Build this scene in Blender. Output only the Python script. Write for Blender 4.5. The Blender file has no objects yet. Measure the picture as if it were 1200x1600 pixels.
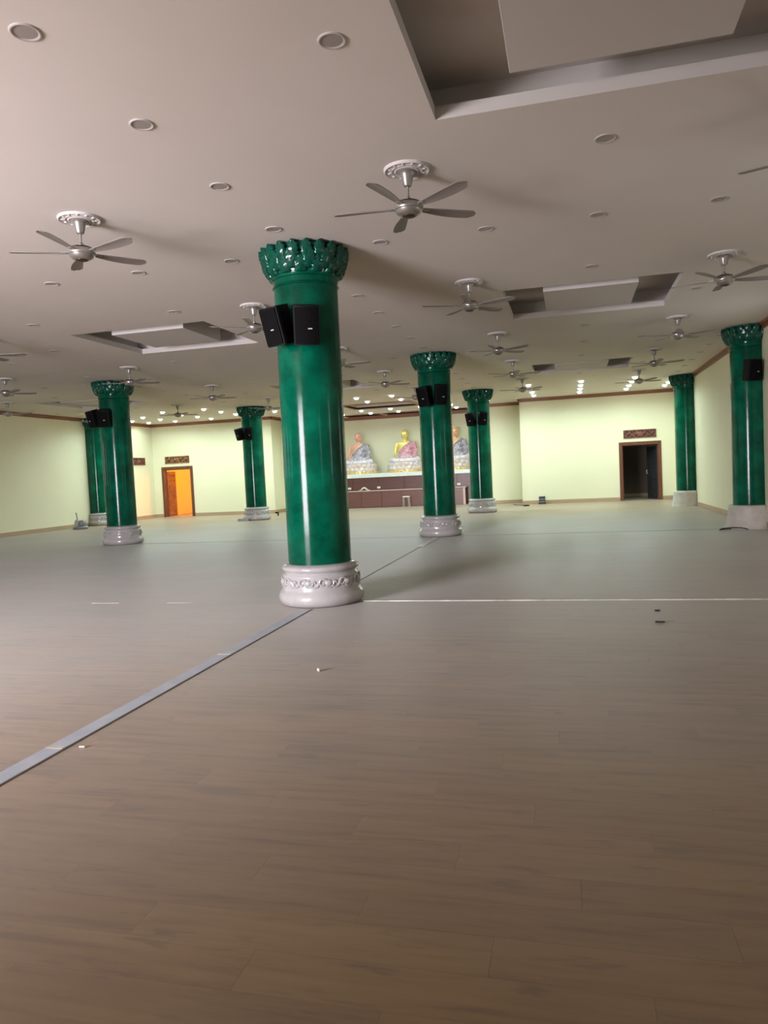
import bpy, bmesh, math, random
from mathutils import Vector, Matrix

# ------------------------------------------------------------------ camera, world, light
scene = bpy.context.scene
col = scene.collection
PI = math.pi
F_PX, CAM_H = 1159.0, 1.526
PITCH, ROLL, YAW = math.radians(3.015), math.radians(-2.751), math.radians(-14.18)
W_IMG, H_IMG = 1200.0, 1600.0

def cam_axes():
    cy, sy = math.cos(YAW), math.sin(YAW)
    fwd = Vector((sy, cy, 0)); right = Vector((cy, -sy, 0)); up = Vector((0, 0, 1))
    f2 = fwd * math.cos(PITCH) - up * math.sin(PITCH)
    u2 = up * math.cos(PITCH) + fwd * math.sin(PITCH)
    r3 = right * math.cos(ROLL) + u2 * math.sin(ROLL)
    u3 = u2 * math.cos(ROLL) - right * math.sin(ROLL)
    return f2, r3, u3
CF, CR, CU = cam_axes()
cam_data = bpy.data.cameras.new('camera')
cam = bpy.data.objects.new('camera', cam_data); col.objects.link(cam)
cam_data.sensor_fit = 'VERTICAL'; cam_data.sensor_height = 24.0
cam_data.lens = 24.0 * F_PX / H_IMG
cam_data.clip_start = 0.05; cam_data.clip_end = 200
m = Matrix((CR, CU, -CF)).transposed().to_4x4(); m.translation = Vector((0, 0, CAM_H))
cam.matrix_world = m
scene.camera = cam

def project(p):
    d = Vector(p) - Vector((0, 0, CAM_H)); z = d.dot(CF)
    if z < 0.1: return None
    return (600 + F_PX * d.dot(CR) / z, 800 - F_PX * d.dot(CU) / z)
def in_frame(p, mx=0, my=0):
    q = project(p)
    return q is not None and -mx < q[0] < W_IMG + mx and -my < q[1] < H_IMG + my

world = bpy.data.worlds.new('world'); scene.world = world; world.use_nodes = True
world.node_tree.nodes['Background'].inputs[0].default_value = (0.80, 0.88, 1.0, 1)
world.node_tree.nodes['Background'].inputs[1].default_value = 1.0

DAY_COL = (0.97, 0.91, 0.98)
ENTRANCE_W = 3400.0         # daylight through the open entrance behind the camera
LED_COL = (0.79, 1.0, 0.93)
LED_W = 96.0               # each lit downlight

def area_light(name, loc, rot, sx, sy, power, color):
    l = bpy.data.lights.new(name, 'AREA'); l.shape = 'RECTANGLE'; l.size = sx; l.size_y = sy
    l.energy = power; l.color = color
    o = bpy.data.objects.new(name, l); col.objects.link(o)
    o.location = loc; o.rotation_euler = rot
    return o
area_light('entrance_daylight', (-7.8, -3.6, 1.85), (PI / 2, 0, 0), 5.2, 3.6, ENTRANCE_W, DAY_COL)

scene.view_settings.view_transform = 'Standard'
scene.view_settings.look = 'None'
scene.view_settings.gamma = 1.0
scene.view_settings.use_curve_mapping = False
scene.view_settings.exposure = 0.0
try:
    scene.cycles.use_denoising = True
    scene.cycles.sample_clamp_indirect = 6.0
except Exception:
    pass

random.seed(7)

# ------------------------------------------------------------------ materials
def new_mat(name, color=(0.5, 0.5, 0.5), rough=0.5, metal=0.0, coat=0.0, emit=None, estr=0.0, spec=0.5):
    mt = bpy.data.materials.new(name); mt.use_nodes = True
    b = mt.node_tree.nodes['Principled BSDF']
    b.inputs['Base Color'].default_value = (*color, 1)
    b.inputs['Roughness'].default_value = rough
    b.inputs['Metallic'].default_value = metal
    b.inputs['Specular IOR Level'].default_value = spec
    b.inputs['Coat Weight'].default_value = coat
    b.inputs['Coat Roughness'].default_value = 0.05
    if emit:
        b.inputs['Emission Color'].default_value = (*emit, 1)
        b.inputs['Emission Strength'].default_value = estr
    return mt
def nd(mt, typ, **kw):
    n = mt.node_tree.nodes.new(typ)
    for k, v in kw.items(): setattr(n, k, v)
    return n
def lk(mt, a, b): mt.node_tree.links.new(a, b)
def noise_color(mt, stops, scale=3.0, detail=4.0, stretch=(1, 1, 1), coord='Object', rough=0.6, bump=0.0, bump_scale=None):
    """base colour from a noise through a ramp; optional fine relief"""
    b = mt.node_tree.nodes['Principled BSDF']
    tc = nd(mt, 'ShaderNodeTexCoord'); mp = nd(mt, 'ShaderNodeMapping'); mp.inputs['Scale'].default_value = stretch
    nz = nd(mt, 'ShaderNodeTexNoise'); nz.inputs['Scale'].default_value = scale; nz.inputs['Detail'].default_value = detail
    nz.inputs['Roughness'].default_value = rough
    rp = nd(mt, 'ShaderNodeValToRGB')
    while len(rp.color_ramp.elements) < len(stops): rp.color_ramp.elements.new(0.5)
    for e, (p, c) in zip(rp.color_ramp.elements, stops): e.position = p; e.color = (*c, 1)
    lk(mt, tc.outputs[coord], mp.inputs[0]); lk(mt, mp.outputs[0], nz.inputs['Vector'])
    lk(mt, nz.outputs['Fac'], rp.inputs[0]); lk(mt, rp.outputs[0], b.inputs['Base Color'])
    if bump:
        n2 = nd(mt, 'ShaderNodeTexNoise'); n2.inputs['Scale'].default_value = bump_scale or scale * 8
        bp = nd(mt, 'ShaderNodeBump'); bp.inputs['Strength'].default_value = bump; bp.inputs['Distance'].default_value = 0.01
        lk(mt, mp.outputs[0], n2.inputs['Vector']); lk(mt, n2.outputs['Fac'], bp.inputs['Height'])
        lk(mt, bp.outputs[0], b.inputs['Normal'])
    return mt

M = {}
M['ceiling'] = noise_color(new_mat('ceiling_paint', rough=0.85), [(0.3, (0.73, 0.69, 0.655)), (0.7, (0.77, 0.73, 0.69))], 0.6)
M['coffer'] = noise_color(new_mat('coffer_shaded_paint', rough=0.85), [(0.3, (0.61, 0.58, 0.56)), (0.7, (0.64, 0.61, 0.585))], 0.8)  # darkened to hold down the bright lips, recess shade put into the colour
M['wall'] = noise_color(new_mat('wall_paint', rough=0.6), [(0.3, (0.76, 0.73, 0.53)), (0.7, (0.80, 0.77, 0.57))], 0.5, bump=0.05, bump_scale=30)
M['base_tan'] = noise_color(new_mat('baseboard_wood', rough=0.45), [(0.3, (0.40, 0.27, 0.17)), (0.7, (0.47, 0.33, 0.22))], 4, stretch=(0.4, 0.4, 6))
M['crown'] = noise_color(new_mat('crown_wood', rough=0.4), [(0.3, (0.22, 0.08, 0.035)), (0.7, (0.30, 0.12, 0.055))], 4, stretch=(0.4, 0.4, 6))
M['green'] = noise_color(new_mat('green_lacquer', rough=0.13, spec=0.20), [(0.28, (0.000, 0.034, 0.018)), (0.5, (0.000, 0.084, 0.046)), (0.75, (0.001, 0.160, 0.092))], 2.3, 6, rough=0.62, bump=0.10, bump_scale=7)
M['green_leaf'] = noise_color(new_mat('green_glaze', rough=0.16, spec=0.45), [(0.3, (0.000, 0.040, 0.024)), (0.7, (0.002, 0.10, 0.062))], 6, 5)
M['plinth'] = noise_color(new_mat('plinth_white_glaze', rough=0.22, coat=0.6), [(0.3, (0.38, 0.37, 0.37)), (0.7, (0.46, 0.45, 0.45))], 5, bump=0.25, bump_scale=14)
M['wrapcloth'] = noise_color(new_mat('plinth_wrap', rough=0.55), [(0.3, (0.44, 0.41, 0.37)), (0.7, (0.56, 0.53, 0.48))], 6, bump=0.5, bump_scale=9)
M['black'] = new_mat('speaker_black', (0.004, 0.004, 0.0045), 0.6, spec=0.2)
M['grille'] = noise_color(new_mat('speaker_grille', rough=0.8, spec=0.1), [(0.4, (0.002, 0.002, 0.0025)), (0.6, (0.006, 0.006, 0.0065))], 160, 1)
M['badge'] = new_mat('badge_silver', (0.75, 0.76, 0.78), 0.3, 0.3)
M['silver'] = new_mat('fan_silver', (0.40, 0.38, 0.365), 0.34, 0.7)
M['blade'] = noise_color(new_mat('fan_blade', rough=0.45, metal=0.25), [(0.3, (0.235, 0.215, 0.20)), (0.7, (0.285, 0.26, 0.245))], 3)
M['fan_dark'] = new_mat('fan_dark', (0.045, 0.016, 0.014), 0.35)
M['plaster'] = new_mat('plaster_white', (0.64, 0.615, 0.60), 0.7)
M['ring'] = new_mat('downlight_ring', (0.50, 0.475, 0.46), 0.5)
M['lens_off'] = new_mat('downlight_lens_unlit', (0.38, 0.345, 0.335), 0.45)
M['lens_on'] = new_mat('downlight_lens_lit', (0.9, 0.9, 0.9), 0.5, emit=(0.93, 1.0, 0.96), estr=9.0)
M['door_wood'] = noise_color(new_mat('door_wood', rough=0.35), [(0.3, (0.10, 0.030, 0.016)), (0.7, (0.17, 0.06, 0.032))], 3, stretch=(6, 6, 0.5))
M['carve'] = noise_color(new_mat('carved_wood', rough=0.4), [(0.35, (0.16, 0.050, 0.032)), (0.65, (0.27, 0.095, 0.065))], 14)
M['carve_gold'] = noise_color(new_mat('carved_gilt_wood', rough=0.4), [(0.4, (0.17, 0.05, 0.02)), (0.6, (0.42, 0.20, 0.06))], 9)
M['carve_dark'] = new_mat('carved_backing', (0.030, 0.010, 0.008), 0.6)
M['altar_lo'] = noise_color(new_mat('altar_front_wood', rough=0.3), [(0.3, (0.125, 0.048, 0.040)), (0.7, (0.165, 0.068, 0.058))], 3, stretch=(0.4, 0.4, 7))
M['altar_hi'] = noise_color(new_mat('altar_back_wood', rough=0.3), [(0.3, (0.085, 0.030, 0.026)), (0.7, (0.115, 0.045, 0.040))], 3, stretch=(0.4, 0.4, 7))
M['altar_edge'] = new_mat('altar_edge', (0.50, 0.36, 0.32), 0.35)
M['slab'] = noise_color(new_mat('altar_slab', rough=0.3), [(0.3, (0.62, 0.66, 0.63)), (0.7, (0.70, 0.73, 0.70))], 3)
M['gold'] = new_mat('gold_leaf', (0.85, 0.58, 0.16), 0.3, 0.7)
M['gold_skin'] = new_mat('gold_skin', (0.80, 0.66, 0.22), 0.32, 0.35)
M['skin_pink'] = new_mat('painted_skin_pink', (0.78, 0.40, 0.31), 0.4)
M['skin_orange'] = new_mat('painted_skin_orange', (0.80, 0.43, 0.24), 0.4)
def robe_mat(n, a, b_, c):
    mt = noise_color(new_mat(n, rough=0.28, coat=0.6), [(0.30, a), (0.5, b_), (0.68, c)], 7, 5, bump=0.9, bump_scale=11)
    return mt
M['robe_grey'] = robe_mat('robe_lilac_grey', (0.13, 0.11, 0.15), (0.32, 0.28, 0.35), (0.68, 0.63, 0.70))
M['robe_pink'] = robe_mat('robe_rose', (0.40, 0.11, 0.16), (0.60, 0.25, 0.32), (0.78, 0.56, 0.62))
M['lap_pale'] = robe_mat('lap_cloth_pale', (0.58, 0.46, 0.54), (0.72, 0.67, 0.76), (0.80, 0.55, 0.55))
M['lotus'] = robe_mat('lotus_wrapped', (0.58, 0.36, 0.26), (0.72, 0.58, 0.52), (0.78, 0.72, 0.76))
M['lip'] = new_mat('lip_red', (0.45, 0.08, 0.06), 0.4)
M['robe_trim'] = new_mat('robe_trim_gold', (0.80, 0.68, 0.45), 0.4)
M['tape'] = noise_color(new_mat('blue_grey_tape', rough=0.5), [(0.35, (0.44, 0.49, 0.57)), (0.65, (0.52, 0.57, 0.65))], 5)
M['white_strip'] = noise_color(new_mat('white_strip', rough=0.5), [(0.4, (0.52, 0.50, 0.44)), (0.6, (0.78, 0.76, 0.70))], 1.2, stretch=(2.2, 1, 1))
M['dark_strip'] = new_mat('dark_strip', (0.16, 0.15, 0.15), 0.6)
M['litter_dark'] = new_mat('litter_dark', (0.03, 0.025, 0.022), 0.7)
M['litter_pale'] = new_mat('litter_pale', (0.82, 0.72, 0.60), 0.6)
M['plastic_white'] = new_mat('plastic_white', (0.80, 0.80, 0.78), 0.35)
M['steel'] = new_mat('steel_tube', (0.66, 0.60, 0.58), 0.3, 0.6)
M['grey_metal'] = new_mat('grey_metal', (0.25, 0.25, 0.28), 0.4, 0.4)
M['grey_pale'] = new_mat('grey_pale', (0.45, 0.45, 0.47), 0.45)
M['black_gloss'] = new_mat('black_gloss', (0.02, 0.024, 0.026), 0.3)
M['side_room'] = new_mat('side_room_wall', (0.80, 0.70, 0.45), 0.7)
M['side_floor'] = new_mat('side_room_floor', (0.40, 0.30, 0.22), 0.35)
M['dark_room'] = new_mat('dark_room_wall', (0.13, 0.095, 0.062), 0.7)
M['dark_leaf'] = new_mat('dark_door', (0.02, 0.02, 0.024), 0.5)
M['window_frame'] = new_mat('window_frame', (0.20, 0.09, 0.05), 0.4)
M['pane'] = new_mat('daylit_pane', (0.8, 0.8, 0.8), 0.4, emit=(0.86, 0.95, 1.0), estr=5.5)
M['cloth_beige'] = new_mat('cloth_beige', (0.62, 0.52, 0.45), 0.7)

# thin clear wrapping film
def film_mat():
    mt = bpy.data.materials.new('clear_film'); mt.use_nodes = True
    nt = mt.node_tree; nt.nodes.clear()
    out = nd(mt, 'ShaderNodeOutputMaterial'); mix = nd(mt, 'ShaderNodeMixShader')
    tr = nd(mt, 'ShaderNodeBsdfTransparent'); gl = nd(mt, 'ShaderNodeBsdfPrincipled')
    gl.inputs['Base Color'].default_value = (0.80, 0.82, 0.90, 1); gl.inputs['Roughness'].default_value = 0.18
    tc = nd(mt, 'ShaderNodeTexCoord'); nz = nd(mt, 'ShaderNodeTexNoise'); nz.inputs['Scale'].default_value = 6; nz.inputs['Detail'].default_value = 5
    bp = nd(mt, 'ShaderNodeBump'); bp.inputs['Strength'].default_value = 1.0; bp.inputs['Distance'].default_value = 0.05
    rp = nd(mt, 'ShaderNodeValToRGB'); rp.color_ramp.elements[0].position = 0.45; rp.color_ramp.elements[1].position = 0.72
    rp.color_ramp.elements[0].color = (0.06, 0.06, 0.06, 1); rp.color_ramp.elements[1].color = (0.5, 0.5, 0.5, 1)
    lk(mt, tc.outputs['Object'], nz.inputs['Vector']); lk(mt, nz.outputs['Fac'], bp.inputs['Height']); lk(mt, nz.outputs['Fac'], rp.inputs[0])
    lk(mt, bp.outputs[0], gl.inputs['Normal']); lk(mt, rp.outputs[0], mix.inputs[0])
    lk(mt, tr.outputs[0], mix.inputs[1]); lk(mt, gl.outputs[0], mix.inputs[2]); lk(mt, mix.outputs[0], out.inputs[0])
    return mt
M['film'] = film_mat()

# laminate boards: tone per board from its place in the laying pattern, grain along the board
PL, PW = 1.22, 0.195
STAG = 0.47
def floor_mat():
    mt = new_mat('laminate_board', rough=0.42)
    b = mt.node_tree.nodes['Principled BSDF']
    def math_(op, a, b2=None, clamp=False):
        n = nd(mt, 'ShaderNodeMath', operation=op); n.use_clamp = clamp
        for i, v in enumerate((a, b2)):
            if v is None: continue
            if isinstance(v, (int, float)): n.inputs[i].default_value = v
            else: lk(mt, v, n.inputs[i])
        return n.outputs[0]
    geo = nd(mt, 'ShaderNodeNewGeometry'); sp = nd(mt, 'ShaderNodeSeparateXYZ'); lk(mt, geo.outputs['Position'], sp.inputs[0])
    row = math_('FLOOR', math_('DIVIDE', sp.outputs[1], PW))
    xo = math_('ADD', sp.outputs[0], math_('MULTIPLY', row, STAG))
    cl = math_('FLOOR', math_('DIVIDE', xo, PL))
    cb = nd(mt, 'ShaderNodeCombineXYZ'); lk(mt, row, cb.inputs[0]); lk(mt, cl, cb.inputs[1])
    wn = nd(mt, 'ShaderNodeTexWhiteNoise', noise_dimensions='2D'); lk(mt, cb.outputs[0], wn.inputs['Vector'])
    r = wn.outputs['Value']
    cb2 = nd(mt, 'ShaderNodeCombineXYZ')
    lk(mt, math_('ADD', math_('MULTIPLY', sp.outputs[0], 1.0), math_('MULTIPLY', r, 37.0)), cb2.inputs[0])
    lk(mt, math_('MULTIPLY', sp.outputs[1], 11.0), cb2.inputs[1])
    lk(mt, math_('MULTIPLY', r, 11.0), cb2.inputs[2])
    g1 = nd(mt, 'ShaderNodeTexNoise'); g1.inputs['Scale'].default_value = 1.6; g1.inputs['Detail'].default_value = 6; g1.inputs['Roughness'].default_value = 0.6
    lk(mt, cb2.outputs[0], g1.inputs['Vector'])
    rp = nd(mt, 'ShaderNodeValToRGB')
    el = rp.color_ramp.elements
    el[0].position = 0.30; el[0].color = (0.172, 0.085, 0.026, 1)
    el[1].position = 0.46; el[1].color = (0.258, 0.143, 0.046, 1)
    e = el.new(0.72); e.color = (0.31, 0.185, 0.072, 1)
    lk(mt, g1.outputs['Fac'], rp.inputs[0])
    kn = nd(mt, 'ShaderNodeTexNoise'); kn.inputs['Scale'].default_value = 3.2; kn.inputs['Detail'].default_value = 4; kn.inputs['Distortion'].default_value = 0.6
    cb3 = nd(mt, 'ShaderNodeCombineXYZ'); lk(mt, math_('ADD', sp.outputs[0], math_('MULTIPLY', r, 19.0)), cb3.inputs[0]); lk(mt, math_('MULTIPLY', sp.outputs[1], 4.5), cb3.inputs[1])
    lk(mt, cb3.outputs[0], kn.inputs['Vector'])
    kr = nd(mt, 'ShaderNodeMapRange'); kr.inputs['From Min'].default_value = 0.60; kr.inputs['From Max'].default_value = 0.74; kr.inputs['To Min'].default_value = 1.0; kr.inputs['To Max'].default_value = 0.66
    lk(mt, kn.outputs['Fac'], kr.inputs[0])
    tone = math_('MULTIPLY', kr.outputs[0], math_('ADD', math_('MULTIPLY', r, 0.13), 0.935))
    mul = nd(mt, 'ShaderNodeVectorMath', operation='SCALE'); lk(mt, rp.outputs[0], mul.inputs[0]); lk(mt, tone, mul.inputs['Scale'])
    # building dust lying on the boards: patchy film plus the pale sheen dust shows at low angles
    b.inputs['Sheen Weight'].default_value = 0.30; b.inputs['Sheen Roughness'].default_value = 0.55; b.inputs['Sheen Tint'].default_value = (0.82, 0.93, 1.0, 1)
    d1 = nd(mt, 'ShaderNodeTexNoise'); d1.inputs['Scale'].default_value = 0.35; d1.inputs['Detail'].default_value = 7
    lk(mt, geo.outputs['Position'], d1.inputs['Vector'])
    dr = nd(mt, 'ShaderNodeMapRange'); dr.inputs['From Min'].default_value = 0.3; dr.inputs['From Max'].default_value = 0.7
    dr.inputs['To Min'].default_value = 0.0; dr.inputs['To Max'].default_value = 0.25
    lk(mt, d1.outputs['Fac'], dr.inputs[0])
    dust = dr.outputs[0]
    mx = nd(mt, 'ShaderNodeMix', data_type='RGBA')
    lk(mt, dust, mx.inputs['Factor']); lk(mt, mul.outputs[0], mx.inputs['A']); mx.inputs['B'].default_value = (0.46, 0.435, 0.41, 1)
    lk(mt, mx.outputs['Result'], b.inputs['Base Color'])
    rr = nd(mt, 'ShaderNodeMapRange'); rr.inputs['To Min'].default_value = 0.36; rr.inputs['To Max'].default_value = 0.52
    lk(mt, g1.outputs['Fac'], rr.inputs[0]); lk(mt, rr.outputs[0], b.inputs['Roughness'])
    return mt
M['floor'] = floor_mat()

# ------------------------------------------------------------------ mesh helpers
class MB:
    def __init__(s): s.v = []; s.f = []
    def add(s, verts, faces):
        o = len(s.v); s.v += [tuple(v) for v in verts]; s.f += [tuple(i + o for i in f) for f in faces]; return s
    def box(s, x0, x1, y0, y1, z0, z1):
        v = [(x0, y0, z0), (x1, y0, z0), (x1, y1, z0), (x0, y1, z0), (x0, y0, z1), (x1, y0, z1), (x1, y1, z1), (x0, y1, z1)]
        return s.add(v, [(0, 3, 2, 1), (4, 5, 6, 7), (0, 1, 5, 4), (1, 2, 6, 5), (2, 3, 7, 6), (3, 0, 4, 7)])
    def bbox(s, x0, x1, y0, y1, z0, z1, b=0.006):
        """box with chamfered vertical and horizontal edges"""
        bm = bmesh.new(); bmesh.ops.create_cube(bm, size=1.0)
        for v in bm.verts: v.co = Vector(((x0 + x1) / 2 + v.co.x * (x1 - x0), (y0 + y1) / 2 + v.co.y * (y1 - y0), (z0 + z1) / 2 + v.co.z * (z1 - z0)))
        bmesh.ops.bevel(bm, geom=bm.edges[:], offset=b, segments=1, affect='EDGES')
        bm.verts.ensure_lookup_table(); bm.verts.index_update()
        s.add([v.co[:] for v in bm.verts], [[v.index for v in f.verts] for f in bm.faces]); bm.free(); return s
    def lathe(s, prof, n=32, c=(0, 0), cap=True, wob=0.0, clampx=None):
        vs = []
        for r, z in prof:
            for i in range(n):
                a = 2 * PI * i / n
                rr = r * (1 + wob * math.sin(5 * a + z * 9) * math.sin(3 * a + 1))
                x, y = rr * math.cos(a), rr * math.sin(a)
                if clampx: x = max(clampx[0], min(clampx[1], x))
                vs.append((c[0] + x, c[1] + y, z))
        fs = []
        for k in range(len(prof) - 1):
            for i in range(n):
                j = (i + 1) % n
                fs.append((k * n + i, k * n + j, (k + 1) * n + j, (k + 1) * n + i))
        if cap:
            fs.append(tuple(range(n - 1, -1, -1))); fs.append(tuple(range((len(prof) - 1) * n, len(prof) * n)))
        return s.add(vs, fs)
    def tube(s, pts, rad, n=8, closed=False):
        pts = [Vector(p) for p in pts]; k = len(pts)
        rads = rad if isinstance(rad, (list, tuple)) else [rad] * k
        vs = []; prev = None
        for i, p in enumerate(pts):
            if closed: t = (pts[(i + 1) % k] - pts[i - 1])
            else: t = (pts[min(i + 1, k - 1)] - pts[max(i - 1, 0)])
            t.normalize()
            if prev is None:
                ref = Vector((0, 0, 1)) if abs(t.z) < 0.9 else Vector((1, 0, 0))
                u = t.cross(ref).normalized()
            else:
                u = (prev - t * prev.dot(t)).normalized()
            prev = u; w = t.cross(u)
            for j in range(n):
                a = 2 * PI * j / n
                vs.append(p + (u * math.cos(a) + w * math.sin(a)) * rads[i])
        fs = []
        for i in range(k if closed else k - 1):
            for j in range(n):
                a, b = i * n + j, i * n + (j + 1) % n
                i2 = (i + 1) % k
                fs.append((a, b, i2 * n + (j + 1) % n, i2 * n + j))
        if not closed:
            fs.append(tuple(range(n - 1, -1, -1))); fs.append(tuple(range((k - 1) * n, k * n)))
        return s.add(vs, fs)
    def ell(s, c, r, nu=16, nv=10, rot=None):
        vs = []; fs = []
        for i in range(nv + 1):
            th = PI * i / nv
            for j in range(nu):
                ph = 2 * PI * j / nu
                p = Vector((r[0] * math.sin(th) * math.cos(ph), r[1] * math.sin(th) * math.sin(ph), r[2] * math.cos(th)))
                if rot: p = rot @ p
                vs.append(Vector(c) + p)
        for i in range(nv):
            for j in range(nu):
                a, b = i * nu + j, i * nu + (j + 1) % nu
                fs.append((a, a + nu, b + nu, b))
        return s.add(vs, fs)
    def loft(s, rings, n=24):
        """rings: (cx, cy, z, rx, ry) ellipses"""
        vs = []; fs = []
        for cx, cy, z, rx, ry in rings:
            for j in range(n):
                a = 2 * PI * j / n
                vs.append((cx + rx * math.cos(a), cy + ry * math.sin(a), z))
        for i in range(len(rings) - 1):
            for j in range(n):
                k = (j + 1) % n
                fs.append((i * n + j, i * n + k, (i + 1) * n + k, (i + 1) * n + j))
        fs.append(tuple(range(n - 1, -1, -1))); fs.append(tuple(range((len(rings) - 1) * n, len(rings) * n)))
        return s.add(vs, fs)
    def xf(s, mat):
        s.v = [tuple(mat @ Vector(v)) for v in s.v]; return s
    def mesh(s, name, smooth=False, angle=None):
        me = bpy.data.meshes.new(name); me.from_pydata(s.v, [], s.f); me.validate(); me.update()
        bm = bmesh.new(); bm.from_mesh(me); bmesh.ops.recalc_face_normals(bm, faces=bm.faces); bm.to_mesh(me); bm.free()
        if smooth:
            for p in me.polygons: p.use_smooth = True
            if angle:
                try: me.set_sharp_from_angle(angle=math.radians(angle))
                except Exception: pass
        return me
    def build(s, name, mat, parent=None, smooth=False, angle=40):
        return put(s.mesh(name, smooth, angle), name, mat, parent)

def put(me, name, mat, parent=None, loc=None, rot=None):
    o = bpy.data.objects.new(name, me); col.objects.link(o)
    if mat is not None:
        if len(me.materials) == 0: me.materials.append(mat)
        else:
            o.material_slots[0].link = 'OBJECT'; o.material_slots[0].material = mat
    if parent is not None: o.parent = parent
    if loc is not None: o.location = loc
    if rot is not None: o.rotation_euler = rot
    return o
def thing(name, label, cat, loc=(0, 0, 0), rotz=0.0, group=None):
    o = bpy.data.objects.new(name, None); col.objects.link(o)
    o.empty_display_size = 0.1; o.location = loc; o.rotation_euler = (0, 0, rotz)
    return tag(o, label, cat, group)
def tag(o, label, cat, group=None):
    o['label'] = label; o['category'] = cat
    if group: o['group'] = group
    return o
def struct(o): o['kind'] = 'structure'; return o
ORD = ['', 'first', 'second', 'third', 'fourth', 'fifth', 'sixth', 'seventh', 'eighth', 'ninth', 'tenth', 'eleventh', 'twelfth', 'thirteenth', 'fourteenth', 'fifteenth', 'sixteenth', 'seventeenth', 'eighteenth', 'nineteenth', 'twentieth']

# ------------------------------------------------------------------ room shell
XL, XR, YB, YF, H = -18.3, 3.90, 30.2, -1.0, 4.2
CXM = -7.195
NX0, NX1, NY = -12.5, -1.87, 31.5            # shallow niche
AX0, AX1, AY = -10.85, -3.55, 34.0           # altar recess
T = 0.2

# floor slab under the boards
fl = struct(MB().box(XL - 0.2, XR + 0.8, YF - 3.2, 36.0, -0.16, -0.010).build('floor', M['floor']))
board_me = MB()
g = 0.0002
board_me.add([(g, g, -0.010), (PL - g, g, -0.010), (PL - g, PW - g, -0.010), (g, PW - g, -0.010),
              (g, g, -0.0008), (PL - g, g, -0.0008), (PL - g, PW - g, -0.0008), (g, PW - g, -0.0008),
              (g + 0.0002, g + 0.0002, 0), (PL - g - 0.0002, g + 0.0002, 0), (PL - g - 0.0002, PW - g - 0.0002, 0), (g + 0.0002, PW - g - 0.0002, 0)],
             [(0, 1, 5, 4), (1, 2, 6, 5), (2, 3, 7, 6), (3, 0, 4, 7), (4, 5, 9, 8), (5, 6, 10, 9), (6, 7, 11, 10), (7, 4, 8, 11), (8, 9, 10, 11)])
bme = board_me.mesh('floor_board')
def floor_limits(y):
    if y < YB: return XL, XR
    if y < NY: return NX0, NX1
    return AX0, AX1
cand = []; rest = MB()
for r in range(math.floor(YF / PW), math.ceil(AY / PW)):
    y = r * PW
    x0l, x1l = floor_limits(y + PW / 2)
    k0 = math.floor((x0l + r * STAG) / PL); k1 = math.ceil((x1l + r * STAG) / PL)
    for k in range(k0, k1):
        x = k * PL - r * STAG
        a, b = max(x, x0l), min(x + PL, x1l)
        if b - a < 0.01: continue
        full = (b - a) > PL - 1e-4
        vis = in_frame((x + PL / 2, y + PW / 2, 0), 60, 20)
        d = math.hypot(x + PL / 2, y)
        if full and vis: cand.append((d, x, y))
        else:
            rest.add([(a + g, y + g, -0.01), (b - g, y + g, -0.01), (b - g, y + PW - g, -0.01), (a + g, y + PW - g, -0.01),
                      (a + g, y + g, 0), (b - g, y + g, 0), (b - g, y + PW - g, 0), (a + g, y + PW - g, 0)],
                     [(0, 1, 5, 4), (1, 2, 6, 5), (2, 3, 7, 6), (3, 0, 4, 7), (4, 5, 6, 7)])
cand.sort()
for d, x, y in cand[:300]:
    put(bme, 'floor_board', M['floor'], fl, loc=(x, y, 0))
for d, x, y in cand[300:]:
    a, b = x, x + PL
    rest.add([(a + g, y + g, -0.01), (b - g, y + g, -0.01), (b - g, y + PW - g, -0.01), (a + g, y + PW - g, -0.01),
              (a + g, y + g, 0), (b - g, y + g, 0), (b - g, y + PW - g, 0), (a + g, y + PW - g, 0)],
             [(0, 1, 5, 4), (1, 2, 6, 5), (2, 3, 7, 6), (3, 0, 4, 7), (4, 5, 6, 7)])
me = bpy.data.meshes.new('distant_floor_boards'); me.from_pydata(rest.v, [], rest.f); me.update()
ro = put(me, 'distant_floor_boards', M['floor'], fl); ro['kind'] = 'stuff'

# ceiling with coffers cut out
TR_R, TR_M, TR_L = (-0.905, 1.69), (-8.42, -5.85), (-16.05, -13.46)
coffers = [TR_R + (3.15, 5.78), TR_R + (11.58, 13.92), TR_R + (20.35, 22.42),
           TR_M + (11.47, 13.75), TR_M + (20.35, 22.48), TR_L + (19.95, 22.25),
           (-8.42, -5.80, 27.62, 29.52), (-9.85, -8.25, 32.4, 33.45), (-7.98, -6.41, 32.4, 33.45), (-5.75, -4.3, 32.4, 33.45)]
def holes_plane(mb, x0, x1, y0, y1, holes, z):
    xs = sorted(set([x0, x1] + [v for h in holes for v in h[:2]])); ys = sorted(set([y0, y1] + [v for h in holes for v in h[2:]]))
    for i in range(len(xs) - 1):
        for j in range(len(ys) - 1):
            cx, cy = (xs[i] + xs[i + 1]) / 2, (ys[j] + ys[j + 1]) / 2
            if any(h[0] < cx < h[1] and h[2] < cy < h[3] for h in holes): continue
            mb.add([(xs[i], ys[j], z), (xs[i + 1], ys[j], z), (xs[i + 1], ys[j + 1], z), (xs[i], ys[j + 1], z)], [(0, 1, 2, 3)])
mb = MB(); holes_plane(mb, XL - T, XR + T, YF - T, AY + T, coffers, H)
me = bpy.data.meshes.new('ceiling'); me.from_pydata(mb.v, [], mb.f)
bm = bmesh.new(); bm.from_mesh(me); bmesh.ops.remove_doubles(bm, verts=bm.verts, dist=1e-4); bm.to_mesh(me); bm.free()
ceil = struct(put(me, 'ceiling', M['ceiling']))
LIP, UP, OUT = 0.10, 0.34, 0.24
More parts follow.
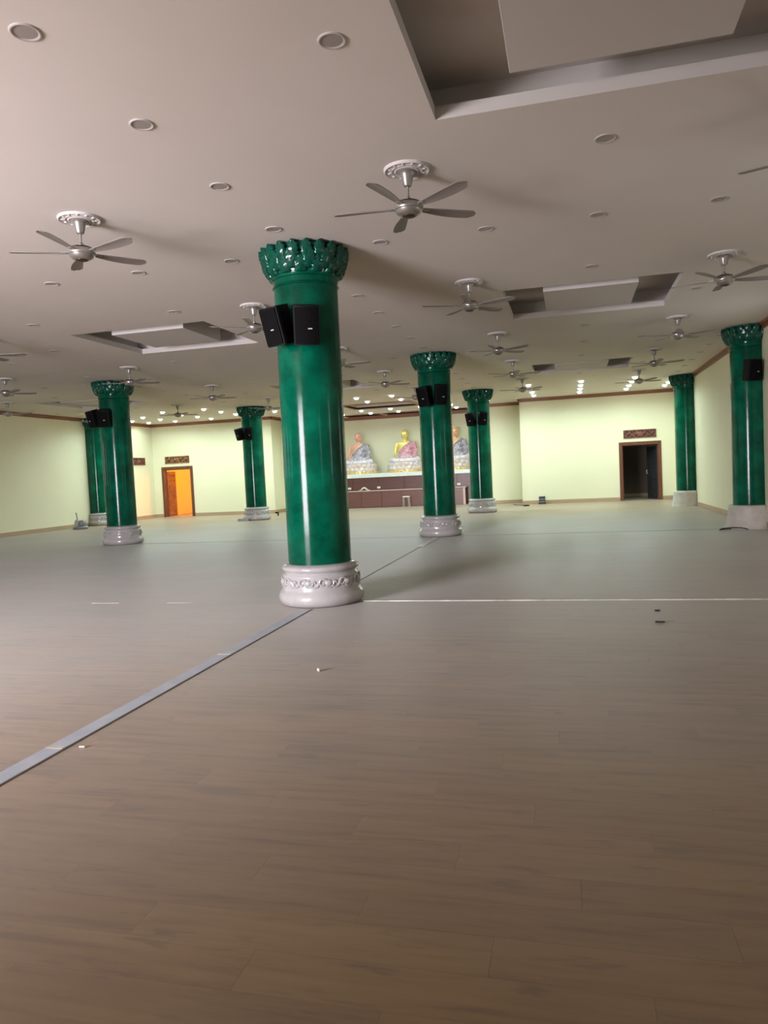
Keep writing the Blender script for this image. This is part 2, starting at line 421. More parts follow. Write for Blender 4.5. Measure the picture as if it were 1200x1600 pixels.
for i, (x0, x1, y0, y1) in enumerate(coffers):
    wood = i >= 6; small = i >= 7
    up = 0.16 if small else UP; out = 0.0 if wood else OUT
    c = MB()
    def ring(xa, xb, ya, yb, z): return [(xa, ya, z), (xb, ya, z), (xb, yb, z), (xa, yb, z)]
    rings = [ring(x0, x1, y0, y1, H), ring(x0, x1, y0, y1, H + LIP)]
    if out: rings += [ring(x0 - out, x1 + out, y0 - out, y1 + out, H + LIP)]
    rings += [ring(x0 - out, x1 + out, y0 - out, y1 + out, H + up)]
    vs = [p for r_ in rings for p in r_]; fs = []
    for k in range(len(rings) - 1):
        for q in range(4): fs.append((k * 4 + q, k * 4 + (q + 1) % 4, k * 4 + 4 + (q + 1) % 4, k * 4 + 4 + q))
    n = len(rings) * 4; fs.append((n - 4, n - 3, n - 2, n - 1))
    c.add(vs, fs)
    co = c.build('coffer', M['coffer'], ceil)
    if not wood:
        cx, cy = (x0 + x1) / 2, (y0 + y1) / 2
        py0, py1 = y0 + 0.36, y1 - 0.48
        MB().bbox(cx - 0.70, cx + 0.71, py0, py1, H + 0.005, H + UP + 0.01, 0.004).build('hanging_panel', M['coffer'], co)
    else:
        w = 0.09 if not small else 0.06
        f_ = MB(); z0, z1 = H - 0.035, H + 0.05
        f_.box(x0 - w, x1 + w, y0 - w, y0, z0, z1); f_.box(x0 - w, x1 + w, y1, y1 + w, z0, z1)
        f_.box(x0 - w, x0, y0, y1, z0, z1); f_.box(x1, x1 + w, y0, y1, z0, z1)
        f_.build('coffer_frame', M['crown'], co)
    if small:
        MB().box(x0 + .02, x1 - .02, y0 + .02, y1 - .02, H + 0.10, H + 0.15).build('coffer_panel', M['altar_hi'], co)

# walls
def wall_y(name, x0, x1, y, openings=(), mat=None, t=T, h=H):
    mb = MB(); xs = x0
    for a, b, z0, z1 in sorted(openings):
        mb.box(xs, a, y, y + t, 0, h)
        if z0 > 0: mb.box(a, b, y, y + t, 0, z0)
        mb.box(a, b, y, y + t, z1, h); xs = b
    mb.box(xs, x1, y, y + t, 0, h)
    return struct(mb.build(name, mat or M['wall']))
def wall_x(name, y0, y1, x, openings=(), mat=None, t=T, h=H):
    mb = MB(); ys = y0
    for a, b, z0, z1 in sorted(openings):
        mb.box(x, x + t, ys, a, 0, h)
        if z0 > 0: mb.box(x, x + t, a, b, 0, z0)
        mb.box(x, x + t, a, b, z1, h); ys = b
    mb.box(x, x + t, ys, y1, 0, h)
    return struct(mb.build(name, mat or M['wall']))
DR = (1.93, 3.36, 0, 2.20); DL = (-17.85, -16.42, 0, 2.20)
WIN_R = [(0.75, 1.35, 1.5, 3.1), (7.1, 7.7, 1.5, 3.1), (14.0, 14.6, 1.5, 3.1)]
WIN_L = [(3.6, 4.2, 1.5, 3.1), (8.2, 8.8, 1.5, 3.1), (13.0, 13.6, 1.5, 3.1), (16.6, 17.2, 1.5, 3.1)]  # second one inferred from a column strip, the others added to brighten the hall
wall_x('wall_left', YF, YB + T, XL - T, WIN_L)
wall_x('wall_right', YF, YB + T, XR, WIN_R)
wall_y('wall_back_left', XL, NX0, YB, [DL])
wall_y('wall_back_right', NX1, XR, YB, [DR])
wall_y('wall_front', XL - T, XR + T, YF - T, [(-8.9, -5.5, 0, 3.3)])
wall_x('wall_niche_left', YB + T, NY + T, NX0 - T)
wall_x('wall_niche_right', YB + T, NY + T, NX1)
wall_y('wall_niche_back_left', NX0, AX0, NY)
wall_y('wall_niche_back_right', AX1, NX1, NY)
wall_x('wall_altar_left', NY + T, AY + T, AX0 - T)
wall_x('wall_altar_right', NY + T, AY + T, AX1)
wall_y('wall_altar_back', AX0, AX1, AY)
# rooms behind the two doors
def side_room(name, x0, x1, y0, y1, wm, fm):
    mb = MB(); h = 2.9
    mb.box(x0 - 0.1, x0, y0, y1 + .1, 0, h); mb.box(x1, x1 + 0.1, y0, y1 + .1, 0, h); mb.box(x0, x1, y1, y1 + 0.1, 0, h); mb.box(x0, x1, y0, y1, h, h + 0.1)
    struct(mb.build('wall_' + name, wm))
    struct(MB().box(x0, x1, y0 - T, y1, -0.02, 0.004).build('floor_' + name, fm))
    struct(MB().box(x0, x1, y1 - 0.025, y1, 0, 0.13).build('baseboard_' + name, M['base_tan']))
side_room('left_room', XL, -13.4, YB + T, 33.6, M['side_room'], M['side_floor'])
side_room('right_room', 0.3, XR + 0.6, YB + T, 33.4, M['dark_room'], M['side_floor'])
l = bpy.data.lights.new('warm_room_lamp', 'POINT'); l.energy = 230; l.color = (1.0, 0.42, 0.065); l.shadow_soft_size = 0.15
lo = bpy.data.objects.new('warm_room_lamp', l); col.objects.link(lo); lo.location = (-15.2, 32.2, 2.5)

# crown trim and baseboards
tn = [0]
def crown_seg(p0, p1, depth_dir):
    tn[0] += 1
    (x0, y0), (x1, y1) = p0, p1; dx, dy = depth_dir
    mb = MB()
    for hgt, dep in ((0.13, 0.035), (0.055, 0.075)):
        mb.box(min(x0, x1, x0 + dx * dep), max(x0, x1, x1 + dx * dep), min(y0, y1, y0 + dy * dep), max(y0, y1, y1 + dy * dep), H - hgt, H - 0.001)
    struct(mb.build('trim_%d' % tn[0], M['crown']))
def base_seg(name, p0, p1, depth_dir, gaps=()):
    (x0, y0), (x1, y1) = p0, p1; dx, dy = depth_dir; d = 0.02
    mb = MB()
    if dy:
        xs = min(x0, x1)
        for a, b in sorted(gaps): mb.bbox(xs, a, min(y0, y0 + dy * d), max(y0, y0 + dy * d), 0, 0.14, 0.004); xs = b
        mb.bbox(xs, max(x0, x1), min(y0, y0 + dy * d), max(y0, y0 + dy * d), 0, 0.14, 0.004)
    else:
        mb.bbox(min(x0, x0 + dx * d), max(x0, x0 + dx * d), min(y0, y1), max(y0, y1), 0, 0.14, 0.004)
    struct(mb.build('baseboard_' + name, M['base_tan']))
for nm, p0, p1, dd, gp in (
        ('left', (XL, YF), (XL, YB), (1, 0), ()), ('right', (XR, YF), (XR, YB), (-1, 0), ()),
        ('back_left', (XL, YB), (NX0, YB), (0, -1), ((DL[0] - .07, DL[1] + .07),)), ('back_right', (NX1, YB), (XR, YB), (0, -1), ((DR[0] - .07, DR[1] + .07),)),
        ('niche_left', (NX0, YB), (NX0, NY), (1, 0), ()), ('niche_right', (NX1, YB), (NX1, NY), (-1, 0), ()),
        ('niche_back_left', (NX0, NY), (AX0, NY), (0, -1), ()), ('niche_back_right', (AX1, NY), (NX1, NY), (0, -1), ())):
    crown_seg(p0, p1, dd); base_seg(nm, p0, p1, dd, gp)
crown_seg((AX0, AY), (AX1, AY), (0, -1)); crown_seg((AX0, NY), (AX0, AY), (1, 0)); crown_seg((AX1, NY), (AX1, AY), (-1, 0))

# windows in the side walls (some read off strips mirrored in the columns, extra left ones added for light)
wn_ = 0
for x, lst, sgn in ((XR, WIN_R, 1), (XL - T, WIN_L, -1)):
    for a, b, z0, z1 in lst:
        wn_ += 1
        xc = x + T / 2
        fr = MB(); w = 0.06
        fr.box(xc - 0.06, xc + 0.06, a, b, z0, z0 + w); fr.box(xc - 0.06, xc + 0.06, a, b, z1 - w, z1)
        fr.box(xc - 0.06, xc + 0.06, a, a + w, z0 + w, z1 - w); fr.box(xc - 0.06, xc + 0.06, b - w, b, z0 + w, z1 - w)
        wo = struct(fr.build('window_%d' % wn_, M['window_frame']))
        MB().box(xc - 0.01, xc + 0.01, a + w, b - w, z0 + w, z1 - w).build('pane', M['pane'], wo)
# entrance door frame behind the camera
fr = MB(); fr.box(-9.02, -8.9, YF - T, YF + 0.03, 0, 3.42); fr.box(-5.5, -5.38, YF - T, YF + 0.03, 0, 3.42); fr.box(-8.9, -5.5, YF - T, YF + 0.03, 3.3, 3.42)
struct(fr.build('trim_entrance', M['door_wood']))

# ------------------------------------------------------------------ doors and carved vents
def door_frame(name, D):
    x0, x1, _, z1 = D; w = 0.13; mb = MB(); ya, yb = YB - 0.035, YB + T + 0.01
    mb.bbox(x0 - 0.06, x0 + w - 0.06, ya, yb, 0, z1 + 0.06, 0.008); mb.bbox(x1 - w + 0.06, x1 + 0.06, ya, yb, 0, z1 + 0.06, 0.008)
    mb.bbox(x0 + w - 0.06, x1 - w + 0.06, ya, yb, z1 - w + 0.06, z1 + 0.06, 0.008)
    d = struct(mb.build(name, M['door_wood']))
    mb2 = MB(); q = 0.02   # inner stop bead
    mb2.box(x0 + w - 0.06, x0 + w - 0.06 + q, YB + 0.08, YB + 0.12, 0, z1 - w + 0.06); mb2.box(x1 - w + 0.06 - q, x1 - w + 0.06, YB + 0.08, YB + 0.12, 0, z1 - w + 0.06)
    mb2.box(x0 + w - 0.06, x1 - w + 0.06, YB + 0.08, YB + 0.12, z1 - w + 0.06 - q, z1 - w + 0.06)
    mb2.build('door_stop', M['door_wood'], d)
    return d
d1 = door_frame('door_1', DL); d2 = door_frame('door_2', DR)
def door_leaf(parent, hinge, ang, w, h, mat, carve, sgn=1):
    """leaf hangs from its hinge, swung into the room behind"""
    rt = Matrix.Translation(hinge) @ Matrix.Rotation(ang, 4, 'Z')
    lf = MB().bbox(0, sgn * w if sgn > 0 else 0, -0.02, 0.02, 0.02, h, 0.004) if sgn > 0 else MB().bbox(-w, 0, -0.02, 0.02, 0.02, h, 0.004)
    lf.xf(rt); lo_ = lf.build('door_leaf', mat, parent)
    zs = [(0.12, 0.55), (0.62, 0.74), (0.82, 1.45), (1.55, 1.68), (1.75, h - 0.1)]
    for z0, z1 in zs:
        for s_ in (-1, 1):
            p = MB(); a, b = (0.10, w - 0.10) if sgn > 0 else (-w + 0.10, -0.10)
            y0, y1 = (0.021, 0.034) if s_ > 0 else (-0.034, -0.021)
            fw = 0.025
            p.box(a, b, y0, y1, z0, z0 + fw); p.box(a, b, y0, y1, z1 - fw, z1); p.box(a, a + fw, y0, y1, z0, z1); p.box(b - fw, b, y0, y1, z0, z1)
            n = max(1, int((z1 - z0) / 0.13))
            for k in range(n):      # carved lattice
                zc0, zc1 = z0 + (z1 - z0) * k / n, z0 + (z1 - z0) * (k + 1) / n
                p.tube([(a, (y0 + y1) / 2, zc0), ((a + b) / 2, (y0 + y1) / 2, zc1), (b, (y0 + y1) / 2, zc0)], 0.009, 6)
                p.tube([(a, (y0 + y1) / 2, zc1), ((a + b) / 2, (y0 + y1) / 2, zc0), (b, (y0 + y1) / 2, zc1)], 0.009, 6)
            p.xf(rt); p.build('carved_panel', carve, lo_)
    hd = MB(); xx = (w - 0.06) * (1 if sgn > 0 else -1)
    hd.tube([(xx, -0.02, 1.0), (xx, -0.07, 1.0), (xx, -0.07, 1.14), (xx, -0.02, 1.14)], 0.01, 6); hd.xf(rt)
    hd.build('door_handle', M['badge'], lo_)
door_leaf(d1, (DL[0] + 0.08, YB + T - 0.01, 0), math.radians(87), 0.66, 2.05, M['carve'], M['carve_gold'])
door_leaf(d2, (DR[1] - 0.08, YB + T - 0.01, 0), math.radians(-62), 0.66, 2.05, M['dark_leaf'], M['dark_leaf'], -1)

def carved_vent(loc, w, h, rotz, label, mat):
    t = thing('carved_vent', label, 'vent', loc, rotz, 'carved wooden vents above the doors')
    MB().box(-w / 2 + 0.02, w / 2 - 0.02, -0.012, -0.002, 0.02, h - 0.02).build('backing', M['carve_dark'], t)
    f_ = MB(); q = 0.028
    f_.bbox(-w / 2, w / 2, -0.04, -0.001, 0, q, 0.004); f_.bbox(-w / 2, w / 2, -0.04, -0.001, h - q, h, 0.004)
    f_.bbox(-w / 2, -w / 2 + q, -0.04, -0.001, q, h - q, 0.004); f_.bbox(w / 2 - q, w / 2, -0.04, -0.001, q, h - q, 0.004)
    f_.build('frame', mat, t)
    s = MB(); rnd = random.Random(3)
    for k in range(3):
        ph = rnd.random() * 6; zc = h * (0.25 + 0.25 * k)
        s.tube([(-w / 2 + 0.02 + (w - 0.04) * i / 40, -0.022, zc + 0.055 * math.sin(i * 0.62 + ph)) for i in range(41)], 0.013, 6)
    for k in range(9):          # spiral scrolls
        cx = -w / 2 + w * (k + 0.5) / 9; cz = h / 2 + (0.05 if k % 2 else -0.05)
        s.tube([(cx + (0.012 + 0.004 * i) * math.cos(i * 0.55), -0.026, cz + (0.012 + 0.004 * i) * math.sin(i * 0.55)) for i in range(16)], 0.011, 6)
    s.ell((0, -0.02, h / 2), (0.10, 0.025, 0.085), 12, 8)
    s.build('scrollwork', mat, t, True)
carved_vent((2.65, YB, 2.40), 1.20, 0.32, 0, 'dark red carved wooden vent above the dark open doorway', M['carve'])
carved_vent((-17.1, YB, 2.40), 1.20, 0.32, 0, 'gilded carved wooden vent above the orange lit doorway', M['carve_gold'])
carved_vent((XL, 29.0, 2.38), 0.95, 0.32, PI / 2, 'carved wooden vent on the left wall near the orange doorway, partly behind a column', M['carve'])
carved_vent((XR, 29.0, 2.38), 0.75, 0.36, -PI / 2, 'carved wooden vent on the right wall seen edge on behind the far right column', M['carve'])

# ------------------------------------------------------------------ green columns
COLX = {'W': -18.11, 'L': -11.41, 'C': -2.98, 'R': 3.73}
ROWY = [8.51, 17.13, 25.74]
RS = 0.378
PLINTH = [(0.465, 0.0), (0.498, 0.025), (0.516, 0.06), (0.519, 0.095), (0.512, 0.135), (0.492, 0.165), (0.474, 0.185), (0.469, 0.20), (0.473, 0.215), (0.466, 0.235),
          (0.458, 0.33), (0.463, 0.345), (0.462, 0.36), (0.440, 0.378), (0.432, 0.392), (0.440, 0.405), (0.462, 0.42), (0.467, 0.44), (0.460, 0.458), (0.440, 0.472), (0.412, 0.484), (0.395, 0.49)]
SHAFT = [(RS + 0.003, 0.48), (RS + 0.002, 1.5), (RS, 2.6), (RS, 3.74), (RS + 0.012, 3.745), (RS + 0.018, 3.755), (RS + 0.012, 3.765), (RS + 0.004, 3.77), (RS + 0.006, 3.83), (RS + 0.024, 3.84), (RS + 0.026, 3.86)]
CORE = [(RS - 0.01, 3.80), (RS + 0.02, 3.87), (RS + 0.04, 3.95), (RS + 0.055, 4.05), (RS + 0.055, 4.15), (RS + 0.055, H - 0.001)]
def leaf_mesh(name, w, h, flare, curl):
    """carved petal: rises along +z, bulges and curls towards +x"""
    mb = MB(); nu, nv = 7, 11; vs = []
    for side in (0, 1):
        for j in range(nv):
            t = j / (nv - 1)
            ww = w * (0.72 + 0.5 * t - 0.25 * t * t) * (math.cos(max(0, t - 0.55) / 0.45 * PI / 2 * 0.96) if t > 0.55 else 1)
            ww *= 1 + 0.16 * (1 if j % 2 else -1)          # lobed, serrated edge
            out = flare * t + 0.035 * math.sin(PI * t) + curl * max(0, t - 0.55) ** 2 * 5
            zz = h * (t - 0.28 * max(0, t - 0.7))
            for i in range(nu):
                u = (i / (nu - 1)) * 2 - 1
                dome = 0.026 * (1 - u * u) * (1 - 0.3 * t) + (0.012 if i % 2 else -0.006) + (0.005 if j % 2 else 0)
                vs.append((out + dome - side * 0.03, u * ww / 2, zz))
    fs = []; off = nu * nv
    for s_ in (0, 1):
        for j in range(nv - 1):
            for i in range(nu - 1):
                a = s_ * off + j * nu + i
                q = (a, a + 1, a + nu + 1, a + nu)
                fs.append(q if s_ == 0 else q[::-1])
    for j in range(nv - 1):
        for i in (0, nu - 1):
            a = j * nu + i; fs.append((a, a + nu, a + nu + off, a + off))
    for i in range(nu - 1):
        for j in (0, nv - 1):
            a = j * nu + i; fs.append((a, a + 1, a + 1 + off, a + off))
    mb.add(vs, fs); return mb
TIERS = [(14, 0.0, 3.860, RS + 0.016, 0.170, 0.19, 0.040, 0.030), (14, 0.5, 3.90, RS + 0.038, 0.165, 0.24, 0.050, 0.030),
         (20, 0.25, 3.985, RS + 0.055, 0.145, 0.232, 0.052, 0.016)]
leaf_me = [leaf_mesh('leaf', t[4], t[5], t[6], t[7]).mesh('leaf', True) for t in TIERS]
leaf_mb = [leaf_mesh('leaf', t[4], t[5], t[6], t[7]) for t in TIERS]
def frieze(mb, detail, clampx):
    """carved scroll band round the plinth"""
    for k in range(12):
        a0 = 2 * PI * k / 12
        for q in range(3):
            a = a0 + (q - 1) * 0.15; r = 0.462; 
            x, y = r * math.cos(a), r * math.sin(a)
            if clampx and not (clampx[0] < x < clampx[1]): continue
            if q == 1:
                mb.ell((x, y, 0.285), (0.030, 0.052, 0.042), 10, 6, Matrix.Rotation(a, 3, 'Z'))
            pts = []
            for i in range(14):
                th = i * 0.5 * (1 if q else -1); rr = 0.012 + 0.0038 * i
                aa = a + rr * math.cos(th) / r * 1.0
                pts.append(((r + 0.006) * math.cos(aa), (r + 0.006) * math.sin(aa), 0.285 + rr * math.sin(th)))
            mb.tube(pts, 0.013, 6)
def column(cx, cy, label, clampx=None, separate=True, wrapped=False):
    t = thing('green_column', label, 'column', (cx, cy, 0), 0, 'green lacquered columns of the hall')
    if wrapped:
        prof = [(0.545, 0.0), (0.535, 0.03), (0.525, 0.10), (0.50, 0.2), (0.485, 0.30), (0.475, 0.40), (0.472, 0.46), (0.45, 0.485), (0.40, 0.492)]
        MB().lathe(prof, 72, wob=0.012, clampx=clampx).build('wrapped_plinth', M['wrapcloth'], t, True, 60)
    else:
        p = MB().lathe(PLINTH, 64, clampx=clampx).build('plinth', M['plinth'], t, True, 50)
        fz = MB(); frieze(fz, separate, clampx); fz.build('carved_frieze', M['plinth'], p, True)
    MB().lathe(SHAFT, 64, clampx=clampx).build('shaft', M['green'], t, True, 35)
    cap = MB().lathe(CORE, 48, clampx=clampx).build('capital', M['green_leaf'], t, True)
    joined = MB()
    for (n, ph, z, r, w, h, fl_, cu), lm, lb in zip(TIERS, leaf_me, leaf_mb):
        for k in range(n):
            a = 2 * PI * (k + ph) / n
            x, y = r * math.cos(a), r * math.sin(a)
            if clampx and not (clampx[0] - 0.05 < x < clampx[1] + 0.05): continue
            if separate: put(lm, 'leaf', M['green_leaf'], cap, (x, y, z), (0, 0, a))
            else:
                mt = Matrix.Translation((x, y, z)) @ Matrix.Rotation(a, 4, 'Z')
                joined.add([mt @ Vector(v) for v in lb.v], lb.f)
    if not separate: joined.build('leaf_ring', M['green_leaf'], cap, True)
    return t
column(COLX['C'], ROWY[0], 'nearest and largest green column, on a carved white plinth in the middle of the hall')
column(COLX['C'], ROWY[1], 'green column behind the nearest one, standing in front of the altar')
column(COLX['C'], ROWY[2], 'smaller green column right of the altar, furthest of the middle file', separate=False)
column(COLX['L'], ROWY[1], 'green column with two speakers at the left side of the hall, before a smaller wall column')
column(COLX['L'], ROWY[2], 'small green column between the orange doorway and the nearest column', separate=False)
column(COLX['R'], ROWY[1], 'green column cut by the right picture edge, on a cloth wrapped plinth', clampx=(-9, 0.165), wrapped=True)
column(COLX['R'], ROWY[2], 'slender green column against the right wall beside the dark doorway', clampx=(-9, 0.165), separate=False, wrapped=True)
column(COLX['W'], ROWY[2], 'pale green column against the left wall, half hidden by another column', clampx=(-0.188, 9), separate=False)

# ------------------------------------------------------------------ speakers on the columns
def spk_mesh():
    # cabinet tapers to the back, front curved
    w, h, d = 0.145, 0.215, 0.23
    mb = MB(); n = 6; fr = []
    outline = [(-w, 0), (-w, 0.02)]
    pts = [(-w * 0.70, d), (w * 0.70, d), (w, 0.05), (w, 0.015)]
    for i in range(n + 1):
        u = 1 - 2 * i / n; pts.append((w * u * 0.96, -0.022 * (1 - u * u)))
    pts += [(-w, 0.015), (-w, 0.05)]
    k = len(pts)
    vs = [(x, y, -h) for x, y in pts] + [(x, y, h) for x, y in pts]
    fs = [(i, (i + 1) % k, k + (i + 1) % k, k + i) for i in range(k)] + [tuple(range(k - 1, -1, -1)), tuple(range(k, 2 * k))]
    mb.add(vs, fs); cab = mb.mesh('cabinet')
    g_ = MB(); gp = []
    for i in range(n + 1):
        u = 1 - 2 * i / n; gp.append((w * u * 0.88, -0.012 - 0.022 * (1 - u * u) - 0.006))
    vs = []
    for z in (-h * 0.92, h * 0.92): vs += [(x, y, z) for x, y in gp] + [(x, y + 0.012, z) for x, y in gp]
    k = n + 1; fs = []
    for i in range(n):
        fs += [(i, i + 1, 2 * k + i + 1, 2 * k + i), (k + i + 1, k + i, 3 * k + i, 3 * k + i + 1), (i, k + i, k + i + 1, i + 1), (2 * k + i, 2 * k + i + 1, 3 * k + i + 1, 3 * k + i)]
    fs += [(0, 2 * k, 3 * k, k), (n, k + n, 3 * k + n, 2 * k + n)]
    g_.add(vs, fs); gr = g_.mesh('grille')
    bd = MB().box(0.015, 0.062, -0.044, -0.036, -0.038, -0.026).mesh('badge')
    return cab, gr, bd
cabm, grm, bdm = spk_mesh()
def speaker(cx, cy, z, phi, face, tilt, label, cant=0.0):
    """phi: bearing of the mount round the column, face: bearing the speaker looks, both from -y towards +x"""
    r = RS + 0.27
    x, y = cx + r * math.sin(phi), cy - r * math.cos(phi)
    t = thing('speaker', label, 'speaker', (x, y, z), 0, 'black speakers mounted on the columns')
    rt = Matrix.Rotation(face, 4, 'Z') @ Matrix.Rotation(tilt, 4, 'X') @ Matrix.Rotation(cant, 4, 'Y')
    for me_, nm, mt in ((cabm, 'cabinet', M['black']), (grm, 'grille', M['grille']), (bdm, 'badge', M['badge'])):
        o = put(me_, nm, mt, t); o.matrix_local = rt
    b = MB(); bx, by = (cx + (RS + 0.0) * math.sin(phi) - x), (cy - (RS + 0.0) * math.cos(phi) - y)
    back = rt @ Vector((0, 0.22, 0))
    b.tube([back, Vector((bx * 0.6 + back.x * 0.4, by * 0.6 + back.y * 0.4, 0)), Vector((bx, by, 0))], 0.022, 8)
    b.ell((bx, by, 0), (0.06, 0.06, 0.08), 10, 6)
    b.build('bracket', M['black'], t, True)
    return t
R_ = math.radians
TL = R_(16)
speaker(COLX['C'], ROWY[0], 3.22, R_(-19), R_(-26), TL, 'black speaker on the left of the nearest column, canted outwards', R_(0))
speaker(COLX['C'], ROWY[0], 3.20, R_(18), R_(22), TL, 'black speaker on the front of the nearest column, right of the pair')
speaker(COLX['C'], ROWY[1], 3.18, R_(-16), R_(-26), TL, 'left black speaker of the pair on the column before the altar')
speaker(COLX['C'], ROWY[1], 3.20, R_(23), R_(28), TL, 'right black speaker of the pair on the column before the altar')
speaker(COLX['C'], ROWY[2], 3.17, R_(-23), R_(-28), TL, 'left small black speaker on the column right of the altar')
speaker(COLX['C'], ROWY[2], 3.18, R_(20), R_(28), TL, 'right small black speaker on the column right of the altar')
speaker(COLX['L'], ROWY[1], 3.23, R_(-34), R_(-30), TL, 'black speaker jutting out at the left of the left column, tilted downwards')
speaker(COLX['L'], ROWY[1], 3.22, R_(7), R_(14), TL, 'black speaker on the front of the left column beside a jutting one')
speaker(COLX['L'], ROWY[2], 3.17, R_(-31), R_(-32), TL, 'small black speaker jutting left from the column near the orange doorway')
speaker(COLX['L'], ROWY[2], 3.17, R_(11), R_(16), TL, 'small black speaker on the front of the column near the orange doorway')
speaker(COLX['R'], ROWY[1], 3.24, R_(-3), R_(30), R_(8), 'single black speaker on the column at the right picture edge')

# ------------------------------------------------------------------ ceiling fans
FZ = 3.86
def blade_mb():
    mb = MB(); nu, nv = 5, 14; vs = []
    for side in (0, 1):
        for j in range(nv):
            t = j / (nv - 1); x = 0.15 + 0.535 * t
            hw = (0.028 + 0.034 * math.sin(min(1, t / 0.72) * PI / 2)) * (math.sqrt(max(0.0, 1 - ((t - 0.86) / 0.145) ** 2)) if t > 0.86 else 1)
            bend = 0.012 * math.sin(PI * t)
            for i in range(nu):
                u = i / (nu - 1) * 2 - 1
                pitch = -math.radians(13) * (1 - 0.25 * t)
                y = u * hw + bend
                vs.append((x, y * math.cos(pitch), y * math.sin(pitch) + 0.012 * t - 0.006 * u * u + (0.007 if side else 0)))
    off = nu * nv; fs = []
    for s_ in (0, 1):
        for j in range(nv - 1):
            for i in range(nu - 1):
                a = s_ * off + j * nu + i; fs.append((a, a + 1, a + nu + 1, a + nu))
    for j in range(nv - 1):
        for i in (0, nu - 1): a = j * nu + i; fs.append((a, a + nu, a + nu + off, a + off))
    for i in range(nu - 1):
        for j in (0, nv - 1): a = j * nu + i; fs.append((a, a + 1, a + 1 + off, a + off))
    return mb.add(vs, fs)
fan_me = {
    'blade': blade_mb().mesh('blade', True, 60),
    'blade_bracket': MB().bbox(0.10, 0.20, -0.022, 0.022, -0.004, 0.010, 0.003).mesh('blade_bracket'),
    'ceiling_rose': MB().lathe([(0.205, H), (0.205, H - 0.012), (0.195, H - 0.024), (0.178, H - 0.018), (0.165, H - 0.012), (0.150, H - 0.016), (0.135, H - 0.024), (0.115, H - 0.018), (0.10, H - 0.026), (0.085, H - 0.020), (0.06, H - 0.02)], 40).mesh('ceiling_rose', True, 40),
    'canopy': MB().lathe([(0.066, H - 0.022), (0.070, H - 0.04), (0.060, H - 0.052), (0.055, H - 0.07), (0.042, H - 0.135), (0.034, H - 0.150), (0.018, H - 0.156)], 28).mesh('canopy', True, 35),
    'down_rod': MB().lathe([(0.012, FZ + 0.06), (0.012, H - 0.150)], 12).lathe([(0.024, FZ + 0.055), (0.026, FZ + 0.085), (0.015, FZ + 0.10)], 14).mesh('down_rod', True, 35),
    'motor_top': MB().lathe([(0.115, FZ + 0.030), (0.105, FZ + 0.048), (0.075, FZ + 0.060), (0.03, FZ + 0.066)], 32).mesh('motor_top', True, 40),
    'motor_housing': MB().lathe([(0.118, FZ + 0.034), (0.130, FZ + 0.022), (0.134, FZ + 0.004), (0.128, FZ - 0.016), (0.118, FZ - 0.022), (0.108, FZ - 0.046), (0.086, FZ - 0.062), (0.062, FZ - 0.070)], 36).mesh('motor_housing', True, 35),
    'motor_cap': MB().lathe([(0.060, FZ - 0.062), (0.058, FZ - 0.074), (0.040, FZ - 0.080), (0.01, FZ - 0.082)], 24).mesh('motor_cap', True, 40),
}
lf_rose = MB()
for k in range(12):
    a = 2 * PI * k / 12
    lf_rose.ell((0.155 * math.cos(a), 0.155 * math.sin(a), H - 0.018), (0.022, 0.014, 0.0075), 8, 5, Matrix.Rotation(a, 3, 'Z'))
fan_me['rose_ornament'] = lf_rose.mesh('rose_ornament', True)
FAN_MAT = {'blade': 'blade', 'blade_bracket': 'silver', 'ceiling_rose': 'plaster', 'canopy': 'silver', 'down_rod': 'silver', 'motor_top': 'fan_dark', 'motor_housing': 'silver', 'motor_cap': 'fan_dark', 'rose_ornament': 'plaster'}
def fan(x, y, ang, label):
    t = thing('ceiling_fan', label, 'ceiling fan', (x, y, 0), 0, 'five bladed silver ceiling fans')
    for nm in ('ceiling_rose', 'canopy', 'down_rod', 'motor_top', 'motor_housing', 'motor_cap'):
        o = put(fan_me[nm], nm, M[FAN_MAT[nm]], t)
        if nm == 'ceiling_rose': put(fan_me['rose_ornament'], 'rose_ornament', M['plaster'], o)['kind'] = 'stuff'
    for k in range(5):
        a = R_(ang + 72 * k)
        b = put(fan_me['blade'], 'blade', M['blade'], t, (0, 0, FZ), (0, 0, a))
        put(fan_me['blade_bracket'], 'blade_bracket', M['silver'], b)
FAN_ANG = {(-4.65, 6.6): 58, (-1.31, 6.6): 38, (-1.31, 10.8): 54, (2.07, 10.8): 16, (-4.65, 10.8): 66, (2.07, 15.15): 48, (-9.65, 15.15): 42, (2.07, 6.6): 12}
FILES = [(-16.45, 'in the file nearest the left wall'), (-13.0, 'in the file left of the left columns'), (-9.65, 'in the file right of the left columns'),
         (-4.65, 'in the file left of the nearest column'), (-1.31, 'in the file right of the nearest column'), (2.07, 'in the file nearest the right wall')]
FROWS = [6.6, 10.8, 15.15, 19.2, 23.2]
for x, desc in FILES:
    k = 0
    for y in FROWS:
        if not (in_frame((x, y, FZ), 150, 0)): continue
        k += 1
        fan(x, y, FAN_ANG.get((x, y), random.uniform(0, 72)), 'silver ceiling fan, %s from the camera %s' % (ORD[k], desc))

